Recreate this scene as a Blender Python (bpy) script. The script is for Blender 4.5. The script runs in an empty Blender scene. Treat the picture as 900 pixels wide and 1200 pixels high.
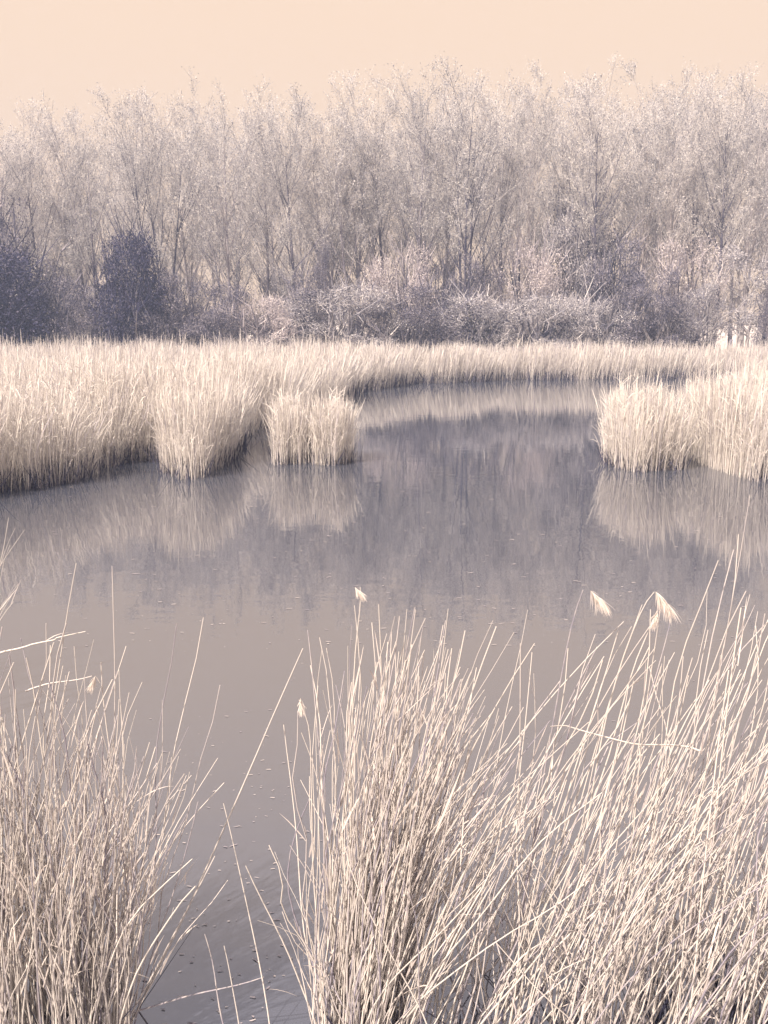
import bpy, math, random
import numpy as np

R = np.random.default_rng(11)
random.seed(11)
S = bpy.context.scene
C = S.collection

# ------------------------------------------------------------------ camera
EYE, FPX, PITCH = 2.8, 1039.0, math.radians(11.7)
cam = bpy.data.objects.new('camera', bpy.data.cameras.new('camera'))
C.objects.link(cam)
cam.location = (0, 0, EYE)
cam.rotation_euler = (math.radians(90) - PITCH, 0, 0)
cam.data.sensor_fit = 'VERTICAL'
cam.data.angle = math.radians(60)
cam.data.clip_end = 6000
S.camera = cam

# ------------------------------------------------------------------ sky and sun
SUN_EL, SUN_AZ = math.radians(50), math.radians(-138)      # azimuth from +Y, clockwise: behind the viewer, to the left
w = bpy.data.worlds.new('World'); S.world = w; w.use_nodes = True
nt = w.node_tree; nt.nodes.clear()
N = nt.nodes.new; L = nt.links.new
out = N('ShaderNodeOutputWorld'); bg = N('ShaderNodeBackground')
sky = N('ShaderNodeTexSky'); sky.sky_type = 'NISHITA'; sky.sun_disc = False
sky.sun_elevation = SUN_EL; sky.sun_rotation = SUN_AZ
sky.air_density = 1.0; sky.dust_density = 3.0; sky.ozone_density = 2.0
tc = N('ShaderNodeTexCoord'); sep = N('ShaderNodeSeparateXYZ')
mr = N('ShaderNodeMapRange'); mr.interpolation_type = 'SMOOTHSTEP'
mr.inputs['From Min'].default_value = 0.30; mr.inputs['From Max'].default_value = 0.88
mr.inputs['To Min'].default_value = 1.0; mr.inputs['To Max'].default_value = 0.12
mix = N('ShaderNodeMix'); mix.data_type = 'RGBA'
mix.inputs[7].default_value = (5.65, 4.28, 3.22, 1)       # pale warm milky haze of the sky
L(tc.outputs['Generated'], sep.inputs[0]); L(sep.outputs['Z'], mr.inputs['Value'])
L(mr.outputs[0], mix.inputs[0]); L(sky.outputs[0], mix.inputs[6]); L(mix.outputs[2], bg.inputs[0])
bg.inputs[1].default_value = 0.1
L(bg.outputs[0], out.inputs[0])

sl = bpy.data.lights.new('sun', 'SUN'); sl.energy = 5.0; sl.angle = math.radians(0.6); sl.color = (1.0, 0.86, 0.73)
so = bpy.data.objects.new('sun', sl); C.objects.link(so)
so.location = (-30, -30, 40)
so.rotation_euler = (math.radians(90) - SUN_EL, 0, math.pi - SUN_AZ)
S.view_settings.view_transform = 'Standard'; S.view_settings.look = 'None'
S.view_settings.exposure = 0.85; S.view_settings.gamma = 1.0; S.view_settings.use_curve_mapping = False
S.cycles.max_bounces = 6; S.cycles.diffuse_bounces = 2; S.cycles.glossy_bounces = 3
S.cycles.transparent_max_bounces = 4; S.cycles.volume_bounces = 0

# ------------------------------------------------------------------ helpers
def ray(px, py):
    u, v = (px - 450) / FPX, (600 - py) / FPX
    return np.array([u, math.cos(PITCH) + v * math.sin(PITCH), v * math.cos(PITCH) - math.sin(PITCH)])
def ground(px, py, z=0.0):
    d = ray(px, py); return np.array([0, 0, EYE]) + d * ((z - EYE) / d[2])
def at(px, py, Y):
    d = ray(px, py); return np.array([0, 0, EYE]) + d * (Y / d[1])
def px_of(p):
    x, y, z = p[0], p[1], p[2] - EYE
    d = y * math.cos(PITCH) - z * math.sin(PITCH); up = y * math.sin(PITCH) + z * math.cos(PITCH)
    return 450 + FPX * x / d, 600 - FPX * up / d

def z_top(*ms):
    z = np.concatenate([np.array([v.co for v in m.vertices])[:, 2] for m in ms]); return float(np.percentile(z, 99.85))
class MB:
    def __init__(s): s.v = []; s.q = []; s.t = []; s.n = 0
    def add(s, v, q=None, t=None):
        v = np.asarray(v, float).reshape(-1, 3)
        if q is not None and len(q): s.q.append(np.asarray(q).reshape(-1, 4) + s.n)
        if t is not None and len(t): s.t.append(np.asarray(t).reshape(-1, 3) + s.n)
        s.v.append(v); s.n += len(v)
    def mesh(s, name, mat, smooth=False, scale=None):
        v = np.concatenate(s.v)
        if scale is not None: v = v * scale
        me = bpy.data.meshes.new(name)
        q = np.concatenate(s.q) if s.q else np.zeros((0, 4), int)
        t = np.concatenate(s.t) if s.t else np.zeros((0, 3), int)
        me.vertices.add(len(v)); me.vertices.foreach_set('co', v.astype(np.float32).ravel())
        idx = np.concatenate([q.ravel(), t.ravel()]).astype(np.int32)
        me.loops.add(len(idx)); me.loops.foreach_set('vertex_index', idx)
        me.polygons.add(len(q) + len(t))
        st = np.concatenate([np.arange(len(q)) * 4, len(q) * 4 + np.arange(len(t)) * 3]).astype(np.int32)
        me.polygons.foreach_set('loop_start', st)
        if smooth: me.polygons.foreach_set('use_smooth', np.ones(len(st), bool))
        me.update(calc_edges=True); me.validate()
        if mat: me.materials.append(mat)
        return me
    def build(s, name, mat, parent=None, smooth=False, **k):
        return link(name, s.mesh(name, mat, smooth), parent, **k)
def link(name, data, parent=None, label=None, cat=None, group=None, kind=None, loc=None):
    o = bpy.data.objects.new(name, data); C.objects.link(o)
    if parent: o.parent = parent
    if loc is not None: o.location = loc
    if label: o['label'] = label
    if cat: o['category'] = cat
    if group: o['group'] = group
    if kind: o['kind'] = kind
    return o
def norm(a): return a / np.maximum(np.linalg.norm(a, axis=-1, keepdims=True), 1e-9)
def bez(P0, P1, P2, t):
    t = np.asarray(t)[None, :, None]
    return (1-t)**2 * P0[:, None] + 2*t*(1-t) * P1[:, None] + t*t * P2[:, None]
def btan(P0, P1, P2, t):
    t = np.asarray(t)[None, :, None]
    return norm(2*(1-t)*(P1-P0)[:, None] + 2*t*(P2-P1)[:, None])
def ribbons(mb, P0, P1, P2, W, ts, side=None):
    """flat blades along bezier curves, width W (N,len(ts))"""
    n, k = len(P0), len(ts)
    if side is None:
        a = R.uniform(0, 2*math.pi, n); side = np.stack([np.cos(a), np.sin(a), np.zeros(n)], 1)
    p = bez(P0, P1, P2, ts); T = btan(P0, P1, P2, ts)
    sd = side[:, None] - T * np.sum(T * side[:, None], -1, keepdims=True); sd = norm(sd)
    h = sd * (W * .5)[:, :, None]
    v = np.stack([p - h, p + h], 2)                     # n,k,2,3
    b = (np.arange(n) * k * 2)[:, None] + (np.arange(k - 1) * 2)[None]
    q = np.stack([b, b + 1, b + 3, b + 2], -1)
    mb.add(v, q)
def tubes(mb, P0, P1, P2, Rad, ts, sides, wob=0.0):
    n, k = len(P0), len(ts)
    p = bez(P0, P1, P2, ts)
    if wob:
        for f in (.6, 1.3, 2.4):
            a = R.uniform(0, 6.28, (n, 1)); amp = R.normal(0, wob / f, (n, 2, 1)); tt = np.asarray(ts)[None]
            wv = np.sin(2 * math.pi * f * R.uniform(.8, 1.2, (n, 1)) * tt + a) - np.sin(a)
            p[:, :, 0] += amp[:, 0] * wv; p[:, :, 1] += amp[:, 1] * wv
    T = btan(P0, P1, P2, ts)
    ref = np.cross(norm(P2 - P0), R.normal(size=(n, 3))); ref = norm(ref)[:, None]
    u = norm(ref - T * np.sum(T * ref, -1, keepdims=True)); w_ = np.cross(T, u)
    a = np.arange(sides) * 2 * math.pi / sides
    v = p[:, :, None] + Rad[:, :, None, None] * (u[:, :, None] * np.cos(a)[None, None, :, None] + w_[:, :, None] * np.sin(a)[None, None, :, None])
    b = (np.arange(n) * k * sides)[:, None, None] + (np.arange(k - 1) * sides)[None, :, None]
    i = np.arange(sides)[None, None]; j = (np.arange(sides) + 1) % sides; j = j[None, None]
    q = np.stack([b + i, b + j, b + sides + j, b + sides + i], -1)
    mb.add(v, q)
def leaves(mb, P, size, flat=None):
    """small pointed leaves (diamonds) at P, random facing"""
    n = len(P); d = norm(R.normal(size=(n, 3))); e = norm(np.cross(d, R.normal(size=(n, 3))))
    s = np.asarray(size)[:, None]
    v = np.stack([P, P + d*s*.5 + e*s*.28, P + d*s, P + d*s*.5 - e*s*.28], 1)
    mb.add(v, np.arange(n * 4).reshape(n, 4))

# ------------------------------------------------------------------ materials
def ramp_mat(name, cols, rough=0.7, noise=0.0, nscale=(8, 8, 8), by='island', spec=0.3, trans=0.0, bump=0.0):
    m = bpy.data.materials.new(name); m.use_nodes = True
    t = m.node_tree; p = t.nodes['Principled BSDF']
    r = t.nodes.new('ShaderNodeValToRGB')
    els = r.color_ramp.elements
    while len(els) < len(cols): els.new(0.5)
    for e, (pos, c) in zip(els, cols): e.position = pos; e.color = (*c, 1)
    if by == 'island':
        g = t.nodes.new('ShaderNodeNewGeometry'); src = g.outputs['Random Per Island']
    elif by == 'object':
        g = t.nodes.new('ShaderNodeObjectInfo'); src = g.outputs['Random']
    else:
        v = t.nodes.new('ShaderNodeValue'); v.outputs[0].default_value = .5; src = v.outputs[0]
    if noise:
        c = t.nodes.new('ShaderNodeTexCoord'); mp = t.nodes.new('ShaderNodeMapping'); mp.inputs['Scale'].default_value = nscale
        nz = t.nodes.new('ShaderNodeTexNoise'); nz.inputs['Scale'].default_value = 1; nz.inputs['Detail'].default_value = 3
        t.links.new(c.outputs['Object'], mp.inputs[0]); t.links.new(mp.outputs[0], nz.inputs[0])
        ma = t.nodes.new('ShaderNodeMath'); ma.operation = 'MULTIPLY_ADD'; ma.inputs[1].default_value = noise; ma.inputs[2].default_value = -noise * .5
        t.links.new(nz.outputs[0], ma.inputs[0])
        ad = t.nodes.new('ShaderNodeMath'); ad.operation = 'ADD'; ad.use_clamp = True
        t.links.new(src, ad.inputs[0]); t.links.new(ma.outputs[0], ad.inputs[1]); src = ad.outputs[0]
        if bump:
            b = t.nodes.new('ShaderNodeBump'); b.inputs['Strength'].default_value = bump
            t.links.new(nz.outputs[0], b.inputs['Height']); t.links.new(b.outputs[0], p.inputs['Normal'])
    t.links.new(src, r.inputs[0]); t.links.new(r.outputs[0], p.inputs['Base Color'])
    p.inputs['Roughness'].default_value = rough; p.inputs['Specular IOR Level'].default_value = spec
    if trans:
        tr = t.nodes.new('ShaderNodeBsdfTranslucent'); mx = t.nodes.new('ShaderNodeMixShader'); mx.inputs[0].default_value = trans
        t.links.new(r.outputs[0], tr.inputs[0]); t.links.new(p.outputs[0], mx.inputs[1]); t.links.new(tr.outputs[0], mx.inputs[2])
        t.links.new(mx.outputs[0], t.nodes['Material Output'].inputs[0])
    return m
M = {}
M['stem'] = ramp_mat('dry_reed_stem', [(0, (.26, .24, .29)), (.25, (.48, .44, .43)), (.6, (.55, .51, .475)), (1, (.57, .525, .49))], .5, .8, (60, 60, 14), 'object')
M['stem_mass'] = ramp_mat('dry_reed_stems', [(0, (.32, .295, .34)), (.3, (.58, .535, .515)), (1, (.68, .63, .58))], .5, .4, (40, 40, 12))
M['reed'] = ramp_mat('pale_reed', [(0, (.44, .405, .44)), (.3, (.70, .65, .615)), (1, (.81, .76, .695))], .6, trans=.3)
M['leaf'] = ramp_mat('dry_reed_leaf', [(0, (.54, .48, .46)), (1, (.74, .67, .62))], .6, .3, (20, 20, 20), 'object', trans=.25)
M['plume'] = ramp_mat('reed_plume', [(0, (.78, .71, .67)), (1, (.90, .84, .78))], .8, by='island', trans=.35)
M['bark'] = ramp_mat('grey_bark', [(0, (.06, .057, .09)), (.5, (.22, .20, .23)), (1, (.66, .60, .57))], .9, .7, (5, 5, 1.2), 'object', bump=.4)
M['twig'] = ramp_mat('budding_twigs', [(0, (.07, .073, .115)), (.42, (.54, .52, .53)), (1, (.90, .855, .79))], .8, trans=.38)
M['twig_pale'] = ramp_mat('pale_budding_twigs', [(0, (.14, .14, .19)), (.42, (.72, .685, .67)), (1, (.94, .89, .82))], .8, trans=.42)
M['shrub_dark'] = ramp_mat('dark_evergreen_leaf', [(0, (.028, .029, .065)), (.8, (.075, .073, .125)), (1, (.17, .155, .20))], .8, trans=.1, spec=.08)
M['shrub_dusk'] = ramp_mat('dull_scrub_leaf', [(0, (.08, .08, .125)), (.6, (.23, .215, .26)), (1, (.50, .455, .46))], .8, trans=.2, spec=.1)
M['shrub_mid'] = ramp_mat('scrub_leaf', [(0, (.13, .13, .185)), (.5, (.54, .515, .54)), (1, (.84, .795, .76))], .8, trans=.3, spec=.1)
M['shrub_pale'] = ramp_mat('pale_scrub_leaf', [(0, (.34, .31, .36)), (.6, (.66, .60, .60)), (1, (.88, .80, .75))], .8, trans=.3, spec=.1)
M['shrub_bark'] = ramp_mat('dark_shrub_bark', [(0, (.04, .04, .07)), (.6, (.14, .13, .16)), (1, (.36, .33, .33))], .9, .7, (5, 5, 2), 'object')
M['shade_stalk'] = ramp_mat('dark_shade_stalk', [(0, (.022, .023, .050)), (.7, (.075, .072, .11)), (1, (.20, .18, .20))], .7, by='island')  # near-black tone that stands in for shade at the reed bases
M['mud'] = ramp_mat('dark_wet_mud', [(.3, (.030, .030, .055)), (.7, (.10, .09, .12))], .6, 1.4, (1.5, 1.5, 1.5), 'const', bump=.5)
M['wood'] = ramp_mat('weathered_wood', [(.2, (.12, .11, .15)), (.8, (.30, .27, .29))], .85, 1.3, (6, 6, 2), 'const', bump=.3)
M['fleck'] = ramp_mat('floating_seed_fluff', [(0, (.22, .20, .23)), (1, (.50, .45, .43))], .8)

def ground_mat():
    m = bpy.data.materials.new('ground_cover'); m.use_nodes = True; t = m.node_tree; p = t.nodes['Principled BSDF']
    c = t.nodes.new('ShaderNodeTexCoord'); n1 = t.nodes.new('ShaderNodeTexNoise'); n1.inputs['Scale'].default_value = .6; n1.inputs['Detail'].default_value = 8
    r = t.nodes.new('ShaderNodeValToRGB'); r.color_ramp.elements[0].position = .35; r.color_ramp.elements[0].color = (.06, .055, .085, 1)
    r.color_ramp.elements[1].position = .65; r.color_ramp.elements[1].color = (.34, .29, .29, 1)
    b = t.nodes.new('ShaderNodeBump'); b.inputs['Strength'].default_value = .6
    t.links.new(c.outputs['Object'], n1.inputs[0]); t.links.new(n1.outputs[0], r.inputs[0]); t.links.new(r.outputs[0], p.inputs['Base Color'])
    t.links.new(n1.outputs[0], b.inputs['Height']); t.links.new(b.outputs[0], p.inputs['Normal']); p.inputs['Roughness'].default_value = .95
    return m
M['ground'] = ground_mat()

def water_mat():
    m = bpy.data.materials.new('pond_water'); m.use_nodes = True; t = m.node_tree; p = t.nodes['Principled BSDF']
    n = t.nodes.new; l = t.links.new
    p.inputs['Base Color'].default_value = (.062, .068, .090, 1); p.inputs['Roughness'].default_value = .018
    p.inputs['IOR'].default_value = 3.9
    c = n('ShaderNodeTexCoord')
    def noise(sc, det):
        mp = n('ShaderNodeMapping'); mp.inputs['Scale'].default_value = sc; nz = n('ShaderNodeTexNoise')
        nz.inputs['Scale'].default_value = 1; nz.inputs['Detail'].default_value = det
        l(c.outputs['Object'], mp.inputs[0]); l(mp.outputs[0], nz.inputs[0]); return nz.outputs[0]
    a, b_ = noise((1.1, 2.6, 1), 2), noise((7, 12, 1), 3)
    ma = n('ShaderNodeMath'); ma.operation = 'MULTIPLY_ADD'; ma.inputs[1].default_value = .12; l(b_, ma.inputs[0]); l(a, ma.inputs[2])
    bp = n('ShaderNodeBump'); bp.inputs['Strength'].default_value = .036; bp.inputs['Distance'].default_value = .06
    l(ma.outputs[0], bp.inputs['Height']); l(bp.outputs[0], p.inputs['Normal'])
    return m
M['water'] = water_mat()

# ------------------------------------------------------------------ ground and water
LEFT_EDGE_PX = [(-260, 640), (-60, 592), (0, 580), (60, 571), (120, 557), (182, 547), (215, 535), (284, 525), (289, 514), (320, 511),
                (360, 492), (402, 474), (417, 462), (470, 452), (530, 449), (590, 446), (700, 445), (830, 444), (900, 445), (1100, 446), (1300, 447)]
EDGE = np.array([ground(*p)[:2] for p in LEFT_EDGE_PX])
FAR_Y = 57.0
POLY = np.vstack([EDGE, [[EDGE[-1, 0] + 2, FAR_Y], [-45, FAR_Y], [-45, EDGE[0, 1]]]])
def inside(P, poly=POLY):
    x, y = P[:, 0], P[:, 1]; r = np.zeros(len(P), bool); j = len(poly) - 1
    for i in range(len(poly)):
        xi, yi = poly[i]; xj, yj = poly[j]
        with np.errstate(divide='ignore', invalid='ignore'):
            r ^= ((yi > y) != (yj > y)) & (x < (xj - xi) * (y - yi) / (yj - yi) + xi)
        j = i
    return r
def edge_dist(P, line=EDGE):
    d = np.full(len(P), 1e9)
    for a, b in zip(line[:-1], line[1:]):
        ab = b - a; t = np.clip(((P - a) @ ab) / (ab @ ab), 0, 1)
        d = np.minimum(d, np.linalg.norm(P - a - t[:, None] * ab, axis=1))
    return d
def axis(lo, hi, step, ext): 
    a = list(np.arange(lo, hi + 1e-6, step)); s = step
    l0, h0 = lo, hi; L_, H_ = [], []
    while h0 < ext:
        s *= 1.5; h0 += s; l0 -= s; H_.append(h0); L_.append(l0)
    return np.array(L_[::-1] + a + H_)
gx, gy = axis(-40, 40, .8, 2500), axis(-6, 70, .8, 2500)
X, Y = np.meshgrid(gx, gy); P2 = np.stack([X.ravel(), Y.ravel()], 1)
inn = inside(P2); ed = edge_dist(P2); sd = np.where(inn, ed, -ed)
z = -0.5 + 0.52 * np.clip((sd + 1.0) / 2.2, 0, 1) + .35 * np.clip((P2[:, 1] - 52) / 8, 0, 1)
z = np.where(P2[:, 1] > FAR_Y - .5, .12 + .35 * np.clip((P2[:, 1] - 52) / 8, 0, 1), z)
near = np.clip((2.1 - P2[:, 1] + .4 * np.sin(P2[:, 0] * 1.3)) / 1.6, 0, 1)
z = np.maximum(z, -.5 + near * 1.6)
z = np.where(np.abs(P2[:, 0]) > 42, np.maximum(z, .15), z)
z += R.normal(0, .02, len(z))
nx, ny = len(gx), len(gy)
i = np.arange(nx - 1)[None] + (np.arange(ny - 1) * nx)[:, None]
mb = MB(); mb.add(np.column_stack([P2, z]), np.stack([i, i + 1, i + nx + 1, i + nx], -1))
mb.build('ground', M['ground'], smooth=True, kind='structure', label='low earth banks around the pond and beneath the trees')
mb = MB(); wx, wy = np.linspace(-42, 42, 15), np.linspace(-4, 58, 12)
X, Y = np.meshgrid(wx, wy); i = np.arange(14)[None] + (np.arange(11) * 15)[:, None]
mb.add(np.stack([X.ravel(), Y.ravel(), 0 * X.ravel()], 1), np.stack([i, i + 1, i + 16, i + 15], -1))
mb.build('water', M['water'], kind='structure', label='still pond water mirroring the reeds and bare trees')

mb = MB(); X, Y = np.meshgrid(np.linspace(-160, 160, 30), np.linspace(90, 600, 30)); i = np.arange(29)[None] + (np.arange(29) * 30)[:, None]
mb.add(np.stack([X.ravel(), Y.ravel(), .62 + .012 * (Y.ravel() - 90) + .1 * np.sin(X.ravel() * .1)], 1), np.stack([i, i + 1, i + 31, i + 30], -1))
mb.build('meadow', ramp_mat('dry_meadow_grass', [(.2, (.50, .45, .42)), (.8, (.74, .67, .61))], .9, 1.2, (.4, .4, .4), 'const', bump=.4), smooth=True, kind='structure', label='pale dry meadow beyond the wood')

# ------------------------------------------------------------------ trees
def children(par, n, t0, t1, ang, ang_j, length, up):
    P0, P1, P2 = par; m = len(P0)
    t = (R.uniform(t0, t1, (m, n)))
    idx = np.repeat(np.arange(m), n); tt = t.ravel()
    a, b, c = P0[idx], P1[idx], P2[idx]; T = tt[:, None]
    pos = (1-T)**2*a + 2*T*(1-T)*b + T*T*c
    tan = norm(2*(1-T)*(b-a) + 2*T*(c-b))
    side = norm(np.cross(tan, R.normal(size=tan.shape)))
    an = np.radians(ang + R.normal(0, ang_j, len(tt)))[:, None]
    d = norm(tan * np.cos(an) + side * np.sin(an) + np.array([0, 0, up * .4]))
    Lp = np.linalg.norm(c - a, axis=1)
    ln = (length(tt, Lp) * R.uniform(.7, 1.2, len(tt)))[:, None]
    d2 = norm(d + np.array([0, 0, up]) + R.normal(0, .12, d.shape))
    q0, q1 = pos, pos + d * ln * .5
    return (q0, q1, q1 + d2 * ln * .5), tt, idx
def make_tree(H, kind, mt):
    ns = {'upright': 1, 'round': 1, 'multi': 3}[kind]
    b0 = np.zeros((ns, 3)); 
    if ns > 1: b0[:, :2] = R.normal(0, .22, (ns, 2))
    lean = R.normal(0, .03 if ns == 1 else .06, (ns, 2)) * H
    hs = H * R.uniform(.9, 1.0, ns); hs[0] = H
    top = b0 + np.column_stack([lean, hs]); mid = b0 * .5 + top * .5 + np.column_stack([R.normal(0, .03 * H, (ns, 2)), np.zeros(ns)])
    trunk = (b0 - np.array([0, 0, .4]), mid, top)
    tb = MB(); ts = np.linspace(0, 1, 10)
    r0 = H * .0120 * (1 if ns == 1 else .75) * R.uniform(.9, 1.15, (ns, 1))
    tubes(tb, *trunk, r0 * (1 - ts[None] * .93), ts, 7)
    if kind == 'round':
        limbs, tt, _ = children(trunk, 28, .20, .97, 39, 9, lambda t, l: l * (.08 + .32 * np.sqrt(np.clip(1 - ((t - .58) / .56)**2, .02, 1))), .50)
    else:
        limbs, tt, _ = children(trunk, 30 if ns == 1 else 14, .34, .97, 33, 8, lambda t, l: l * (.09 + .24 * np.sqrt(np.clip(1 - ((t - .56) / .60)**2, .02, 1))), .55)
    ts = np.linspace(0, 1, 5)
    tubes(tb, *limbs, (.058 * (1.1 - tt))[:, None] * (1.05 - ts[None] * .8) + .006, ts, 4)
    cb = MB()
    br, bt, _ = children(limbs, 8, .15, 1.0, 36, 12, lambda t, l: l * .42 * (1.15 - .6 * t), .25)
    ts = np.linspace(0, 1, 4)
    ribbons(cb, *br, np.repeat((.030 - .018 * ts)[None], len(br[0]), 0), ts)
    tw, _, _ = children(br, 10, .15, 1.0, 36, 14, lambda t, l: .35 + l * .30, .22)
    ts = np.linspace(0, 1, 3)
    ribbons(cb, *tw, np.repeat((.020 - .011 * ts)[None], len(tw[0]), 0), ts)
    k = 8; n = len(tw[0]); idx = np.repeat(np.arange(n), k); T = R.uniform(.2, 1.05, n * k)[:, None]
    pos = tw[0][idx] * (1 - T) + tw[2][idx] * T + R.normal(0, .09, (n * k, 3))
    keep = R.random(n * k) < .9; pos = pos[keep]
    leaves(cb, pos, R.uniform(.05, .135, len(pos)))
    zt = np.percentile(np.concatenate(cb.v)[:, 2], 99.3); k = H / zt      # full height, twigs included, is H
    return tb.mesh('trunk', M['bark'], True, k), cb.mesh('crown', mt, False, k)
TREES = {'upright': [make_tree(18, 'upright', M[m]) for m in ('twig', 'twig_pale', 'twig_pale', 'twig')],
         'round': [make_tree(17, 'round', M[m]) for m in ('twig', 'twig_pale', 'twig')],
         'multi': [make_tree(17, 'multi', M[m]) for m in ('twig', 'twig_pale', 'twig')]}
def place_tree(px, top, Yd, kind, var, label, group, name='bare_tree'):
    p = at(px, top, Yd); zb = .35; H = p[2] - zb
    tm, cm = TREES[kind][var % len(TREES[kind])]
    e = link(name, None, label=label, cat='tree', group=group, loc=(p[0], Yd, zb))
    s = H / (18 if kind == 'upright' else 17)
    e.scale = (s * R.uniform(.92, 1.08), s * R.uniform(.92, 1.08), s); e.rotation_euler = (0, 0, R.uniform(0, 6.28))
    link('trunk', tm, e); link('crown', cm, e)
    return e
FRONT = [  # px, top y, depth, kind, variant, label
 (-22, 140, 62, 'round', 0, 'bare tree cut by the left edge, above the dark evergreen mass'),
 (30, 130, 64, 'round', 1, 'slim bare tree at the left end of the wood, second from the edge'),
 (66, 130, 66, 'upright', 1, 'slim pale-stemmed tree beside the bright gap left of the round dark bush'),
 (98, 126, 63, 'multi', 0, 'bare tree with several upright stems beside the bright gap in the wood'),
 (148, 122, 65, 'round', 0, 'bare tree standing directly behind the round dark bush'),
 (176, 110, 62, 'multi', 2, 'bare multi-stemmed tree just right of the round dark bush'),
 (215, 112, 66, 'round', 1, 'pale twiggy tree left of the broad rounded crown'),
 (262, 100, 62, 'round', 2, 'tree with the broadest rounded twiggy crown, tallest in the left half'),
 (305, 118, 65, 'upright', 2, 'pale slender tree on the right flank of the broad rounded crown'),
 (345, 118, 62, 'round', 0, 'bare round-crowned tree just left of the dip in the treetops'),
 (382, 134, 64, 'multi', 1, 'lowest bare tree, standing in the dip of the treetops'),
 (422, 110, 62, 'multi', 0, 'multi-stemmed bare tree just right of the dip in the treetops'),
 (455, 97, 65, 'round', 1, 'pale bushy-topped tree left of the thin spire tree'),
 (490, 86, 63, 'upright', 0, 'tree whose thin spire tip pokes above its neighbours near the middle'),
 (522, 103, 66, 'upright', 2, 'lower pale tree between the spire-tipped tree and the tall forked one'),
 (552, 88, 61, 'multi', 2, 'tall tree with pale forked trunk right of the middle'),
 (598, 90, 64, 'upright', 1, 'tall pale feathery tree third to the right of the spire tip'),
 (640, 84, 62, 'upright', 3, 'tall upright tree with long rising limbs over the pale scrub'),
 (678, 100, 65, 'multi', 1, 'lower pale multi-stemmed tree in the right half of the wood'),
 (712, 84, 61, 'upright', 2, 'tall feathery tree with a pale straight trunk in the right half'),
 (752, 94, 64, 'multi', 0, 'bare many-stemmed tree above the dark bush on the right'),
 (795, 100, 62, 'upright', 1, 'pale tree with a white-lit trunk, left of the tallest right-hand top'),
 (828, 86, 65, 'upright', 0, 'tallest bare tree near the right edge'),
 (858, 88, 62, 'upright', 2, 'pale feathery tree rising behind the gate in the bushes'),
 (893, 104, 61, 'multi', 2, 'bare tree at the right edge, leaning out of frame'),
 (930, 96, 63, 'upright', 3, 'bare tree mostly outside the right edge'),
]
for f in FRONT: place_tree(*f, group='bare trees along the front of the wood')
for k in range(30):
    px = -60 + 1020 * (k + R.uniform(.1, .9)) / 30
    tp = float(np.interp(px, [0, 110, 250, 330, 385, 450, 550, 650, 715, 830, 900], [150, 140, 118, 140, 172, 118, 98, 102, 102, 96, 118])) + R.uniform(3, 34)
    if 55 < px < 112: tp += 70
    place_tree(px, tp, R.uniform(69, 84), ['upright', 'multi', 'upright', 'round'][k % 4], k, 'slender bare tree deep in the wood, behind the front row', 'trees deep in the wood')

# ------------------------------------------------------------------ shrubs
def make_shrub(mat, n, size, wisp):
    sb = MB(); k = 16
    a = R.uniform(0, 6.28, k); e = R.uniform(.25, 1.45, k)
    tip = np.stack([np.cos(a) * np.cos(e) * .48, np.sin(a) * np.cos(e) * .48, np.sin(e) * .9], 1)
    P0 = np.column_stack([R.normal(0, .06, (k, 2)), np.full(k, -.05)]); P1 = P0 * .6 + tip * .4 + np.array([0, 0, .15])
    ts = np.linspace(0, 1, 5); tubes(sb, P0, P1, tip, np.repeat((.014 - .011 * ts)[None], k, 0), ts, 4)
    br, _, _ = children((P0, P1, tip), 9, .3, 1, 45, 14, lambda t, l: l * .35, .2)
    fb = MB(); ts = np.linspace(0, 1, 3)
    ribbons(fb, *br, np.repeat((.008 - .005 * ts)[None], len(br[0]), 0), ts)
    # leaf clumps: many lobes spread through the volume, with gaps
    nl = 80 if mat == 'shrub_dark' else 34; ph = R.uniform(0, 6.28, nl); r = np.sqrt(R.uniform(.05, 1, nl)) * .40; zz = R.uniform(.08, .9, nl)
    rr = r * np.sqrt(np.clip(1 - ((zz - .3) / .75)**2, .1, 1))
    cen = np.stack([np.cos(ph) * rr, np.sin(ph) * rr, zz], 1); rad = R.uniform(.07, .17, nl)
    li = R.integers(0, nl, n); d = norm(R.normal(size=(n, 3))) * (R.uniform(.2, 1, n)**.45)[:, None]
    pos = cen[li] + d * rad[li][:, None] * np.array([1, 1, .8]); pos[:, 2] = np.abs(pos[:, 2])
    if mat == 'shrub_dark':
        m_ = n // 2; d = norm(R.normal(size=(m_, 3))) * (R.uniform(0, 1, m_) ** .33)[:, None]
        pos = np.vstack([pos, d * np.array([.36, .36, .40]) + np.array([0, 0, .45])]); n = len(pos)
    leaves(fb, pos, R.uniform(.6, 1.5, n) * size)
    if wisp:
        wn = 500; s = R.integers(0, n, wn); q = pos[s]; d = norm(R.normal(size=(wn, 3)) * .5 + np.array([0, 0, .7]) + (q - np.array([0, 0, .3])))
        ln = R.uniform(.05, .16, (wn, 1)); ts = np.linspace(0, 1, 3)
        ribbons(fb, q, q + d * ln * .5, q + d * ln + R.normal(0, .015, (wn, 3)), np.repeat((.006 - .003 * ts)[None], wn, 0), ts)
    v = np.concatenate(fb.v); k = np.array([.5 / np.percentile(np.abs(v[:, :2]), 98), .5 / np.percentile(np.abs(v[:, :2]), 98), 1 / np.percentile(v[:, 2], 99)])
    return sb.mesh('stems', M['shrub_bark'], True, k), fb.mesh('foliage', M[mat], False, k)
SH = {'dark': [make_shrub('shrub_dark', 15000, .017, True) for _ in range(3)],
      'mid': [make_shrub('shrub_mid', 16000, .0125, True) for _ in range(3)],
      'pale': [make_shrub('shrub_pale', 13000, .0125, True) for _ in range(3)],
      'dusk': [make_shrub('shrub_dusk', 15000, .014, True) for _ in range(3)]}
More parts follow.
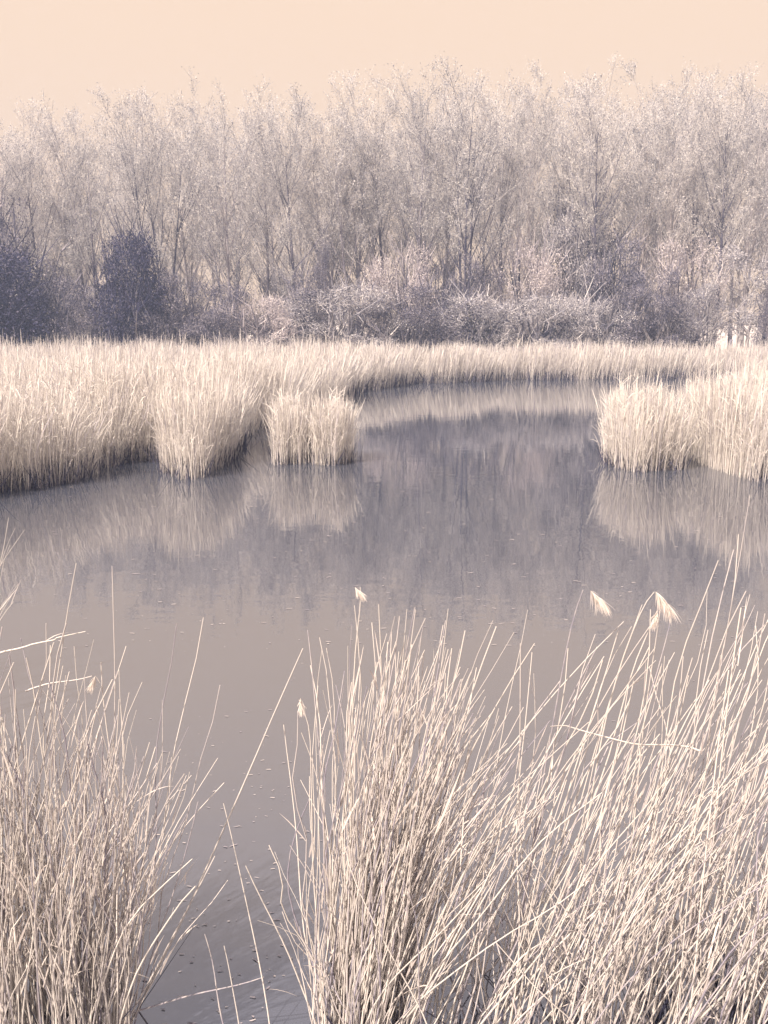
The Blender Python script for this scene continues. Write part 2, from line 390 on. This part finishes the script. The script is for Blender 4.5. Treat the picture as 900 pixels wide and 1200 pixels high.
SHRUBS = [  # px, top, width px, depth, tone, label
 (-5, 300, 130, 57.5, 'dark', 'broad dark evergreen bush at the left edge, behind the reed bed'),
 (10, 236, 120, 61, 'dusk', 'tall dusky evergreen behind the bush at the left edge'),
 (70, 332, 96, 58.5, 'dusk', 'dull bush between the left-edge evergreen and the round dark bush'),
 (150, 280, 84, 57.3, 'dark', 'round dark bush standing alone in front of the bright trunks'),
 (112, 352, 70, 57.5, 'dusk', 'low dull bush at the foot of the round dark bush'),
 (216, 322, 88, 58.5, 'dusk', 'dull grey bush to the right of the round dark bush'),
 (200, 356, 90, 57.5, 'dusk', 'low dull bush in front of the dull grey bush, just above the reeds'),
 (262, 338, 80, 58, 'dusk', 'shaggy grey bush below the broad rounded crown'),
 (310, 352, 100, 57.5, 'pale', 'low pale shrub between two grey bushes, left of the ivy-dark stump'),
 (352, 318, 84, 59, 'dusk', 'taller grey bush wrapped round the dark stump'),
 (374, 288, 34, 60, 'dusk', 'narrow dark ivy column on a trunk beneath the dip in the treetops'),
 (405, 338, 130, 57.5, 'mid', 'wide smooth grey shrub where the far reeds begin'),
 (482, 342, 130, 57.5, 'dusk', 'wide grey shrub in the middle of the low hedge'),
 (556, 350, 120, 57.5, 'mid', 'low grey shrub above the brightest stretch of far reeds'),
 (628, 350, 120, 57.5, 'mid', 'low grey shrub right of the middle of the hedge'),
 (690, 352, 100, 57.5, 'mid', 'last low grey shrub of the hedge before the dark bush'),
 (470, 296, 90, 60, 'pale', 'pale tall scrub rising behind the middle of the hedge'),
 (565, 306, 64, 60, 'dusk', 'small dark bush behind the hedge under the forked tree'),
 (525, 318, 80, 61, 'dusk', 'grey scrub between the pale scrub and the small dark bush'),
 (620, 286, 90, 61, 'pale', 'pale wispy scrub behind the hedge right of the forked tree'),
 (672, 262, 90, 62, 'mid', 'tall grey scrub under the feathery trees'),
 (716, 290, 80, 61, 'dusk', 'dense grey bush below the straight pale trunk'),
 (692, 226, 110, 63.5, 'dusk', 'tallest grey scrub, reaching halfway up the feathery trees'),
 (735, 342, 90, 58.5, 'dusk', 'grey bush touching the dark bush on its left'),
 (778, 325, 86, 58, 'dusk', 'dark bush with a black hollow, left of the gate'),
 (825, 336, 66, 58, 'mid', 'leafy grey bush next to the gate gap'),
 (800, 288, 110, 61, 'pale', 'pale tall scrub above the dark bush with the hollow'),
 (918, 322, 60, 58, 'dusk', 'dark bush at the right edge beyond the gate'),
]
for k, (px, top, wd, Yd, tone, lab) in enumerate(SHRUBS):
    p = at(px, top, Yd); zb = .3; H = p[2] - zb; W = wd * Yd / FPX
    e = link('bush', None, label=lab, cat='bush', group='bushes at the foot of the wood', loc=(p[0], Yd, zb))
    e.scale = (W * 1.08, W * .9, H * 1.02); e.rotation_euler = (0, 0, R.uniform(0, 6.28))
    sm, fm = SH[tone][k % 3]; link('stems', sm, e); link('foliage', fm, e)

for k in range(16):
    px = -30 + 60 * k + R.uniform(-12, 12)
    if abs(px - 868) < 42: continue
    Yd = R.uniform(66, 71); p = at(px, R.uniform(300, 345), Yd); H = p[2] - .3
    e = link('undergrowth_bush', None, label='dim low bush under the trees, mostly hidden by the bushes in front', cat='bush', group='undergrowth deep in the wood', loc=(p[0], Yd, .3))
    e.scale = (6.2, 4, H); e.rotation_euler = (0, 0, R.uniform(0, 6.28))
    sm, fm = SH['dusk' if k % 2 else 'mid'][k % 3]; link('stems', sm, e); link('foliage', fm, e)

p = at(883, 292, 60.5); e = link('small_tree', None, label='small leafy tree with a stout leaning trunk over the fence gap', cat='tree', loc=(p[0], 60.5, .3))
tb = MB(); A = np.array([[0, 0, -.3], [.1, 0, 2.3], [.05, 0, 2.2], [.08, 0, 2.0]]); B = np.array([[.05, 0, 1.2], [.3, .1, 2.9], [-.7, 0, 3.0], [-.9, .2, 2.6]]); D = np.array([[.12, 0, 2.6], [.5, .1, 4.6], [-1.3, 0, 4.4], [-2.2, .2, 3.2]])
ts = np.linspace(0, 1, 8); tubes(tb, A, B, D, np.array([.19, .10, .10, .07])[:, None] * (1 - .55 * ts[None]), ts, 8)
tb.build('trunk', M['bark'], e, smooth=True)
cr = link('crown', SH['mid'][1][1], e, loc=(-.4, 0, 1.9)); cr.scale = (6.4, 4.2, p[2] - 2.2)

# ------------------------------------------------------------------ fence in the gap
fr = link('wooden_fence', None, label='weathered wooden fence seen in the gap between the right-hand bushes', cat='fence', loc=(*at(868, 390, 58.5)[:2], .35))
def box(c, s):
    m = MB(); x, y, z_ = c; a, b, h = s
    v = [(x+i*a/2, y+j*b/2, z_+k*h/2) for i in (-1, 1) for j in (-1, 1) for k in (-1, 1)]
    m.add(v, [(0, 1, 3, 2), (4, 6, 7, 5), (0, 4, 5, 1), (2, 3, 7, 6), (0, 2, 6, 4), (1, 5, 7, 3)]); return m
for x in (-.58, .82): box((x, 0, .75), (.13, .13, 2.0)).build('post', M['wood'], fr)
for zz in (.08, .62): box((.12, -.085, zz), (1.75, .04, .13)).build('rail', M['wood'], fr)

# ------------------------------------------------------------------ middle distance reeds
def reed_batch(base, H, lean, w0, plume, mb, k=5):
    n = len(base); ts = np.linspace(0, 1, k)
    P0 = np.column_stack([base, np.full(n, -.05)])
    P2_ = P0 + np.column_stack([lean, H]); P1_ = P0 + np.column_stack([lean * .22, H * .6])
    prof = np.where(ts < .8, 1 - .35 * ts, 0); W = w0[:, None] * np.repeat(prof[None], n, 0)
    hasp = R.random(n) < plume
    W[:, -2] = np.where(hasp, w0 * 2.0, w0 * .7); W[:, -1] = np.where(hasp, w0 * .7, w0 * .25)
    ribbons(mb, P0, P1_, P2_, W, ts)
def leaf_batch(base, H, n, mb, length=(.25, .5), w_=.014):
    i = R.integers(0, len(base), n); a = R.uniform(0, 6.28, n); ln = R.uniform(*length, n)
    P0 = np.column_stack([base[i], H[i] * R.uniform(.25, .9, n)]); d = np.stack([np.cos(a), np.sin(a), 0 * a], 1)
    P1_ = P0 + d * (ln * .3)[:, None] + np.array([0, 0, 1]) * (ln * .55)[:, None]
    P2_ = P0 + d * (ln * .75)[:, None] + np.array([0, 0, 1]) * (ln * R.uniform(.2, .8, n))[:, None]
    ts = np.linspace(0, 1, 4); ribbons(mb, P0, P1_, P2_, np.repeat((w_ * np.array([.7, 1, .8, .1]))[None], n, 0), ts)
def shade_stubble(base, e, hmax=.38, w_=.014):
    """short dark stalks added to stand in for shade at the stem bases"""
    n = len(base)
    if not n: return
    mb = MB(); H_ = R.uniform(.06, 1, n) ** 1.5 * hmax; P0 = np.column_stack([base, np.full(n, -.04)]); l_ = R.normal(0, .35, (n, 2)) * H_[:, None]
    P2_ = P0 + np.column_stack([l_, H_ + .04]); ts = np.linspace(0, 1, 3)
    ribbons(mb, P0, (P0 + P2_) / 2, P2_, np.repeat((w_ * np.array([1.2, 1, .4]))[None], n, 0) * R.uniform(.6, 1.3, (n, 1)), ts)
    mb.build('shade_stalks', M['shade_stalk'], e, kind='stuff')  # dark stalks added as shade between the stems
def patchy(P, sc, seed):
    rr = np.random.default_rng(seed); v = 0
    for _ in range(5):
        k = rr.normal(size=2) * sc; v = v + np.sin(P @ k + rr.uniform(0, 6.28))
    return v / 5 ** .5
# left bed and far bank
cand = np.column_stack([R.uniform(-30, 34, 1300000), R.uniform(12, FAR_Y, 1300000)])
cand = cand[inside(cand)]; ed = edge_dist(cand)
jag = .55 * patchy(cand, 1.5, 3) + .15 * patchy(cand, 5, 4)
vis = np.abs(cand[:, 0]) < cand[:, 1] * .50 + 2.5
ed2 = ed - np.clip(jag, -.3, 1.1) - .05
dens = np.where(ed2 < 2.2, 230, np.where(cand[:, 1] < 34, 90, 56)) * np.clip(28 / cand[:, 1], .55, 1.2)
area_rho = 1300000 / (64 * (FAR_Y - 12))
keep = vis & (ed2 > 0) & (R.random(len(cand)) < dens / area_rho)
base = cand[keep]; ed2 = ed2[keep]
isleft = (base[:, 0] < base[:, 1] * (415 - 450) / FPX)
H = 1.70 + .22 * patchy(base, .9, 5) + .08 * patchy(base, 3, 8) + R.normal(0, .22, len(base)); H = np.where(ed2 < .5, H * R.uniform(.72, 1.0, len(base)), H)
H = np.where(isleft & (base[:, 1] > 45), H + .12 + .55 * (R.random(len(base)) < .06), H)
lean = np.column_stack([R.normal(.05, .18, len(base)), R.normal(-.02, .16, len(base))])
eps = .05; gr = np.column_stack([edge_dist(base + [eps, 0]) - edge_dist(base - [eps, 0]), edge_dist(base + [0, eps]) - edge_dist(base - [0, eps])]) / (2 * eps)
lean -= gr * (np.clip(1 - ed2 / 1.3, 0, 1) * R.uniform(.1, .42, len(base)))[:, None]           # edge stems hang out over the water
w0 = R.uniform(.007, .012, len(base)) * np.clip(base[:, 1] / 26, .85, 1.7)
for sel, nm, lab in ((isleft, 'reed_bed', 'broad pale reed bed filling the left bank of the pond'), (~isleft, 'reed_bed', 'low pale band of reeds along the far bank below the hedge')):
    e = link(nm, None, label=lab, cat='reed bed', loc=(0, 0, 0))
    mb = MB(); reed_batch(base[sel], H[sel], lean[sel], w0[sel], .55, mb); mb.build('stems', M['reed'], e, kind='stuff')
    mb = MB(); leaf_batch(base[sel], H[sel], int(sel.sum() * 1.1), mb, w_=.013); mb.build('leaves', M['reed'], e, kind='stuff')
    rim = base[sel & (ed2 < 1.0)]; m_ = patchy(rim, 1.1, 21) + R.normal(0, .5, len(rim)) > -.5; rim = rim[m_]
    rim = np.vstack([rim + R.normal(0, .07, rim.shape) for _ in range(2)]); shade_stubble(rim, e, .50 if lab.startswith('broad') else .75, .016 if lab.startswith('broad') else .028)
# separate tufts standing in the water
def tuft(pxl, pxr, ybase, depth, Hm, n, lab, spread=.09):
    a, b = ground(pxl, ybase)[:2], ground(pxr, ybase)[:2]; c = (a + b) / 2; rx = (b[0] - a[0]) / 2; ry = depth / 2; c = c * (1 + ry / np.linalg.norm(c))
    th = R.uniform(0, 6.28, n); r = R.uniform(0, 1, n) ** .62 * (1 + .12 * np.sin(3 * th + pxl) + .1 * np.sin(5 * th + pxr)); u = np.stack([np.cos(th) * r, np.sin(th) * r], 1)
    u = np.sign(u) * np.abs(u) ** .8
    bs = u * np.array([rx, ry]); lump = .1 * patchy(bs, 4, int(pxl)); bs = bs + R.normal(0, .05, bs.shape)
    Hh = Hm * (1 - .16 * r**2) * (1 + .06 * patchy(bs, 2.5, int(pxr))) * np.where(R.random(n) < .25, R.uniform(.35, .8, n), np.clip(R.normal(.95, .13, n), .5, 1.35))
    ln = u * spread * R.uniform(.3, 1.3, (n, 1)) + R.normal(0, .11, (n, 2)); ln[:, 0] += .03; ln[:, 1] -= .10 * np.clip(-u[:, 1], 0, 1)
    e = link('reed_tuft', None, label=lab, cat='reeds', group='reed tufts standing in the pond', loc=(c[0], c[1], 0))
    mb = MB(); reed_batch(bs, Hh, ln, R.uniform(.006, .011, n), .5, mb, 6); mb.build('stems', M['reed'], e, kind='stuff')
    mb = MB(); leaf_batch(bs, Hh, n, mb, w_=.010); mb.build('leaves', M['reed'], e, kind='stuff')
    rim = bs[r > .45]; rim = rim[patchy(rim, 2.2, int(pxl) + 7) + R.normal(0, .5, len(rim)) + .8 * rim[:, 0] / rx > -.6]; shade_stubble(rim + R.normal(0, .05, rim.shape), e, .45)  # dark shade stalks around the rim, denser on the right side
tuft(200, 278, 560, 4.5, 1.72, 2500, 'reed tuft bulging from the left bed, nearest to the dark inlet')
tuft(322, 364, 545, 1.6, 1.45, 900, 'left half of the small twin tuft right of the dark inlet')
tuft(366, 410, 546, 1.5, 1.5, 900, 'right half of the small twin tuft, its stems reaching the open water')
tuft(706, 790, 553, 2.4, 1.52, 2200, 'square-based reed tuft at the left end of the right-hand reeds', .13)
tuft(812, 878, 561, 4.2, 1.74, 2700, 'reed tuft cut off straight at the waterline, second on the right')
tuft(882, 990, 553, 7.5, 1.95, 3800, 'reed tuft running out of frame at the right edge')

# ------------------------------------------------------------------ foreground reeds
def stem_mesh(P0, P1, P2, r0, r1, mat, ns=13, sides=5, wob=.018):
    mb = MB(); ts = np.linspace(0, 1, ns)
    tubes(mb, P0[None], P1[None], P2[None], (r0 + (r1 - r0) * ts)[None], ts, sides, wob)
    return mb.mesh('stem', mat, True)
def blade(P, d, ln, wd, droop):
    mb = MB(); P = P[None]; d = d[None]
    P1_ = P + d * ln * .5; P2_ = P + d * ln * .8 + np.array([[0, 0, -droop * ln]])
    ts = np.linspace(0, 1, 7); ribbons(mb, P, P1_, P2_, wd * np.array([[.5, .9, 1, .9, .7, .4, .05]]), ts); return mb
def plume(P, d, ln, n=170):
    """drooping feathery seed head"""
    mb = MB(); t = R.uniform(0, 1, n)
    down = np.array([0, 0, -1.]); ax = norm(d * .8 + down * .45)
    p0 = P + ax * (t * ln * .6)[:, None]; dr = norm(ax * .8 + R.normal(0, .30, (n, 3)) + down * .55)
    L_ = (R.uniform(.3, .6, n) * ln)[:, None]
    ts = np.linspace(0, 1, 4); ribbons(mb, p0, p0 + dr * L_ * .5, p0 + dr * L_ + down * L_ * .25, np.repeat((.0026 * np.array([.6, 1, .8, .2]))[None], n, 0), ts)
    return mb
def clump(label, stems, nparts, loc, leaf_p=.7, shade_p=.4):
    """stems: list of (P0,P1,P2,r0,r1); the largest in view become parts, the rest one dense part"""
    e = link('reed_clump', None, label=label, cat='reeds', group='tall reeds on the near bank', loc=loc); o = np.array(loc)
    order = sorted(range(len(stems)), key=lambda i: stems[i][0][1] - .5 * stems[i][2][2])
    ipart = set(order[:nparts])
    A = [stems[i] for i in range(len(stems)) if i not in ipart]
    for i in order[:nparts]:
        P0, P1, P2, r0, r1 = stems[i]
        s = link('stem', stem_mesh(P0 - o, P1 - o, P2 - o, r0, r1, M['stem']), e)
        if R.random() < leaf_p:
            for _ in range(R.integers(1, 3)):
                t = R.uniform(.3, .9); q = (1-t)**2*P0 + 2*t*(1-t)*P1 + t*t*P2; tn = norm(P2 - P0)
                d = norm(tn + R.normal(0, .22, 3)); blade(q - o, d, R.uniform(.10, .34), R.uniform(.004, .008), R.uniform(-.1, .3)).build('leaf', M['leaf'], s)
    if A:
        fb = np.array([a[0] - o for a in stems])[:, :2]; fb = fb[R.random(len(fb)) < shade_p]; shade_stubble(fb * .8 + R.normal(0, .02, fb.shape), e, .40, .010)  # dark stalks put in as the shaded gaps within the clump
        mb = MB(); ts = np.linspace(0, 1, 11); f = lambda k: np.array([a[k] - o for a in A])
        rr = np.array([[a[3], a[4]] for a in A]); tubes(mb, f(0), f(1), f(2), rr[:, :1] + (rr[:, 1:] - rr[:, :1]) * ts[None], ts, 4, .018)
        mb.build('dense_stems', M['stem_mass'], e, kind='stuff', smooth=True)
        mb = MB(); n = len(A); bs = np.array([(a[0] * .4 + a[2] * .6) - o for a in A]); d = norm(np.array([a[2] - a[0] for a in A]) + R.normal(0, .35, (n, 3)))
        ln = R.uniform(.08, .25, (n, 1)); ts = np.linspace(0, 1, 4); ribbons(mb, bs, bs + d * ln * .5, bs + d * ln + np.array([0, 0, -.03]), np.repeat((.006 * np.array([.6, 1, .7, .1]))[None], n, 0), ts)
        mb.build('dense_leaves', M['leaf'], e, kind='stuff')
    return e
def mk(b, lean, h, bow=.3, kink=.06):
    P0 = np.array([b[0], b[1], -.06]); P2 = P0 + np.array([lean[0], lean[1], h])
    P1 = P0 + np.array([lean[0] * bow, lean[1] * bow, h * .58]) + np.append(R.normal(0, kink, 2), 0)
    r = R.uniform(.0024, .0047); return (P0, P1, P2, r, r * R.uniform(.25, .55))
def pstem(pa, pb, Ya, Yb, bow=0.0, r=.004):
    """a stem between two picked points, each at its own depth"""
    A, B = at(*pa, Ya), at(*pb, Yb)
    if A[2] > .0 and B[2] - A[2] > .35 * np.linalg.norm(B - A):          # carry it down to its root
        t = (A[2] + .06) / (B[2] - A[2]); A = np.array([A[0] + (A[0] - B[0]) * t * .45, A[1] + (A[1] - B[1]) * t * .45, -.06])
    m = (A + B) / 2 + np.array([bow, 0, abs(bow) * .3]); return (A, m, B, r, r * .45)
gnd = lambda px, py: ground(px, py)[:2]
# centre clump
c = gnd(424, 1240); st = []
for _ in range(310):
    th, r = R.uniform(0, 6.28), math.sqrt(R.random()); u = np.array([math.cos(th) * r, math.sin(th) * r])
    b = c + u * np.array([.165, .19]); q = R.random()
    if q < .78: lx = .20 + .14 * u[0] + R.normal(0, .10); h = R.uniform(1.05, 1.9) * (1 - .10 * abs(u[0]))
    elif q < .92: lx = R.uniform(.25, .8); h = R.uniform(1.0, 1.55)
    else: lx = R.uniform(-.28, .0); h = R.uniform(.4, 1.1)
    st.append(mk(b, (lx, R.normal(.05, .15)), h, R.uniform(.15, .4)))
for pa, pb, bw in [((395, 1180), (414, 712), .06), ((400, 1190), (432, 704), .1), ((430, 1180), (482, 712), .04), ((440, 1180), (487, 760), .05), ((370, 1190), (352, 828), -.03),
                   ((380, 1190), (344, 850), -.05), ((372, 1190), (368, 760), .05), ((450, 1150), (640, 752), -.12), ((440, 1120), (735, 728), -.25), ((470, 1180), (545, 790), .0)]:
    st.append(pstem(pa, pb, 3.2, 3.3 + R.uniform(-.1, .2), bw))
e_mid = clump('dense upright reed clump in the middle foreground, fanning to the right', st, 280, (c[0], c[1], 0))
# left clump
c = gnd(22, 1240); st = []
for _ in range(580):
    u = R.uniform(-1.25, 1, 1)[0]; v = R.uniform(-1, 1); b = c + np.array([u * .42, v * .32 * math.sqrt(max(.05, 1 - min(1, abs(u))**2)) + R.normal(0, .03)])
    q = R.random(); tall = 2.0 - .42 * np.clip((u + .6) / 1.2, 0, 1)
    if q < .75: lx = .03 + .10 * u + R.normal(0, .09); h = tall * R.uniform(.55, 1.0)
    elif q < .9: lx = R.uniform(-.6, -.15); h = tall * R.uniform(.55, .95)
    else: lx = R.uniform(.2, .5); h = tall * R.uniform(.5, .9)
    st.append(mk(b, (lx, R.normal(.02, .14)), h, R.uniform(.1, .4)))
for pa, pb, bw in [((20, 900), (88, 660), 0), ((150, 1180), (214, 735), .05), ((140, 1150), (205, 740), .06), ((160, 1150), (234, 800), .04), ((110, 960), (122, 665), .02), ((80, 1000), (165, 760), -.05),
                   ((0, 765), (92, 740), -.02), ((30, 810), (108, 790), -.01)]:
    st.append(pstem(pa, pb, 3.2, 3.3 + R.uniform(-.1, .2), bw, .0036))
clump('thick reed clump in the left foreground, dark at its foot', st, 280, (c[0], c[1], 0))
# right thicket
c = gnd(740, 1220); st = []
for _ in range(520):
    u = 1 - (R.random() ** 1.35) * 1.0; px = 540 + u * 465 if R.random() < .75 else R.uniform(540, 1010)
    
    if px < 630 and R.random() < .3: continue
    b = gnd(px - 45, R.uniform(1120, 1340)); q = R.random(); k = (px - 525) / 480
    if q < .66: lx = R.uniform(.12, .80); h = R.uniform(.85, 1.75) + .2 * k
    elif q < .84: lx = R.normal(.05, .15); h = R.uniform(.4, 1.2)
    else: lx = R.uniform(-.5, -.1); h = R.uniform(.4, 1.1)
    st.append(mk(b, (lx, R.normal(.05, .22)), h, R.uniform(.2, .5)))
for pa, pb, bw in [((800, 900), (872, 622), .02), ((770, 960), (860, 640), .0), ((790, 1000), (866, 660), .04), ((760, 1000), (898, 700), -.05), ((700, 1000), (792, 760), -.05), ((690, 940), (740, 712), -.04),
                   ((720, 1000), (900, 716), -.1), ((640, 1000), (726, 740), -.06), ((820, 1000), (896, 720), .0), ((560, 1080), (700, 760), -.1), ((600, 1100), (650, 760), .02),
                   ((620, 1150), (625, 755), .03), ((820, 880), (672, 850), .02), ((780, 1010), (830, 740), .02), ((850, 1000), (905, 735), .02), ((740, 1100), (815, 770), .03)]:
    st.append(pstem(pa, pb, 3.1, 3.2 + R.uniform(-.1, .25), bw, .0042))
e_r = clump('loose criss-crossing thicket of reeds leaning right in the right foreground', st, 295, (c[0], c[1], 0), .35, .35)
# feathered reeds standing above the thicket and the clump
def feathered(pa, mid, tip, Yd, label, hang, ln=.11):
    A, Mq, B = at(*pa, Yd), at(*mid, Yd + .02), at(*tip, Yd + .05); P1 = 2 * Mq - .5 * (A + B)
    o = np.array([A[0], A[1], 0]); e = link('feathered_reed', None, label=label, cat='reed', group='single reeds with seed heads', loc=tuple(o))
    s = link('stem', stem_mesh(A - o, P1 - o, B - o, .0045, .0015, M['stem'], 14, 5, .005), e)
    plume(B - o, norm(np.array([hang, -.1, -.2])), ln, 200).build('plume', M['plume'], e)
    blade((A * .5 + B * .5) - o, norm(B - A + np.array([.3, 0, 0])), .16, .008, .2).build('leaf', M['leaf'], e)
feathered((600, 1180), (645, 880), (692, 692), 3.2, 'tall thin reed with a pale drooping plume, left of two above the thicket', .8)
feathered((660, 1180), (710, 850), (768, 693), 3.25, 'tall reed with the biggest nodding plume above the right thicket', .5, .13)
feathered((730, 1150), (752, 900), (770, 715), 3.3, 'thin reed ending under the biggest nodding plume', -.1, .07)
feathered((385, 1180), (405, 850), (416, 688), 3.2, 'reed with a hooked pale tip at the top of the middle clump', .6, .06)
feathered((372, 1180), (368, 950), (352, 818), 3.1, 'short reed with a small upright plume at the left side of the middle clump', .05, .06)
feathered((80, 1180), (108, 960), (112, 792), 3.15, 'thin reed with a small pale plume in the left clump', -.2, .06)
# lone stems
def lone(pa, pb, Ya, Yb, bow, r, label):
    A, Mq, B, r0, r1 = pstem(pa, pb, Ya, Yb, bow, r); o = np.array([A[0], A[1], 0])
    link('lone_reed', stem_mesh(A - o, Mq - o, B - o, r0, r1, M['stem'], 12, 5, .004), label=label, cat='reed', group='single bare reed stems', loc=tuple(o))
lone((150, 1175), (353, 760), 3.1, 3.5, .03, .0052, 'long bare reed stem slanting right across open water beside the left clump')
lone((160, 1130), (249, 1004), 3.0, 3.2, 0, .005, 'short bare stem slanting right, below the long slanting one')
lone((318, 1225), (264, 940), 2.9, 3.2, .03, .0036, 'thin stem leaning left alone in open water between the left and middle clumps')
lone((275, 1225), (239, 1092), 2.9, 3.0, 0, .004, 'short stem stub at the bottom, leaning left, left of a similar stub')
lone((284, 1225), (262, 1108), 2.9, 3.0, .01, .0036, 'short stem stub at the bottom, right of a similar stub')
lone((120, 1195), (312, 1145), 3.0, 3.0, .0, .0042, 'bent stem lying nearly level over the water at the bottom')
lone((375, 1180), (290, 1010), 3.0, 3.1, .0, .0048, 'bare stem leaning left out of the foot of the middle clump')
lone((790, 1000), (874, 580), 3.2, 3.3, .03, .0026, 'hair-thin reed rising highest out of the right thicket')
# tall tips at the left edge, farther out
st = []
for _ in range(34):
    b = gnd(R.uniform(-75, -25), R.uniform(790, 850)); st.append(mk(b, (R.uniform(.05, .5), R.normal(0, .1)), R.uniform(.8, 1.55), .3))
clump('few arching reeds poking in at the left edge above the left clump', st, 34, (*gnd(-50, 820), 0))

# ------------------------------------------------------------------ specks drifting on the water
mb = MB()
def fleck(px, py, s):
    p = ground(px, py, .004); k = 7; a = np.arange(k) * 2 * math.pi / k; rr = s * R.uniform(.55, 1.2, k)
    el = R.uniform(1.8, 4.5) if R.random() < .9 else R.uniform(5, 8); ro = R.normal(0, .3); x, y = np.cos(a) * rr * el, np.sin(a) * rr
    v = np.stack([p[0] + x * math.cos(ro) - y * math.sin(ro), p[1] + x * math.sin(ro) + y * math.cos(ro), np.full(k, .004)], 1)
    mb.add(np.vstack([v, [[p[0], p[1], .004 + s * .06]]]), t=[(i, (i + 1) % k, k) for i in range(k)])
for _ in range(300):
    py = R.uniform(560, 760); px = R.uniform(60, 880); fleck(px, py, R.uniform(.0025, .008) * (1 + (760 - py) / 250))
for _ in range(150):
    fleck(R.normal(270, 60), R.uniform(830, 1200), R.uniform(.0015, .005))
for _ in range(130):
    fleck(R.uniform(200, 860), R.uniform(760, 1150), R.uniform(.001, .004))
mb.build('floating_flecks', M['fleck'], kind='stuff', label='pale seed fluff and reed scraps drifting on the pond')

# ------------------------------------------------------------------ thin blue haze volume, added to lift the shadows over pond and wood
hz = bpy.data.materials.new('haze'); hz.use_nodes = True; t = hz.node_tree; t.nodes.clear()
o_ = t.nodes.new('ShaderNodeOutputMaterial'); pv = t.nodes.new('ShaderNodeVolumePrincipled')
pv.inputs['Color'].default_value = (.56, .68, 1.0, 1); pv.inputs['Density'].default_value = .0023; pv.inputs['Anisotropy'].default_value = 0
t.links.new(pv.outputs[0], o_.inputs['Volume'])
box((0, 40, 11), (150, 110, 25)).build('haze', hz, kind='stuff', label='thin blue haze added to lift the shadows over the pond')
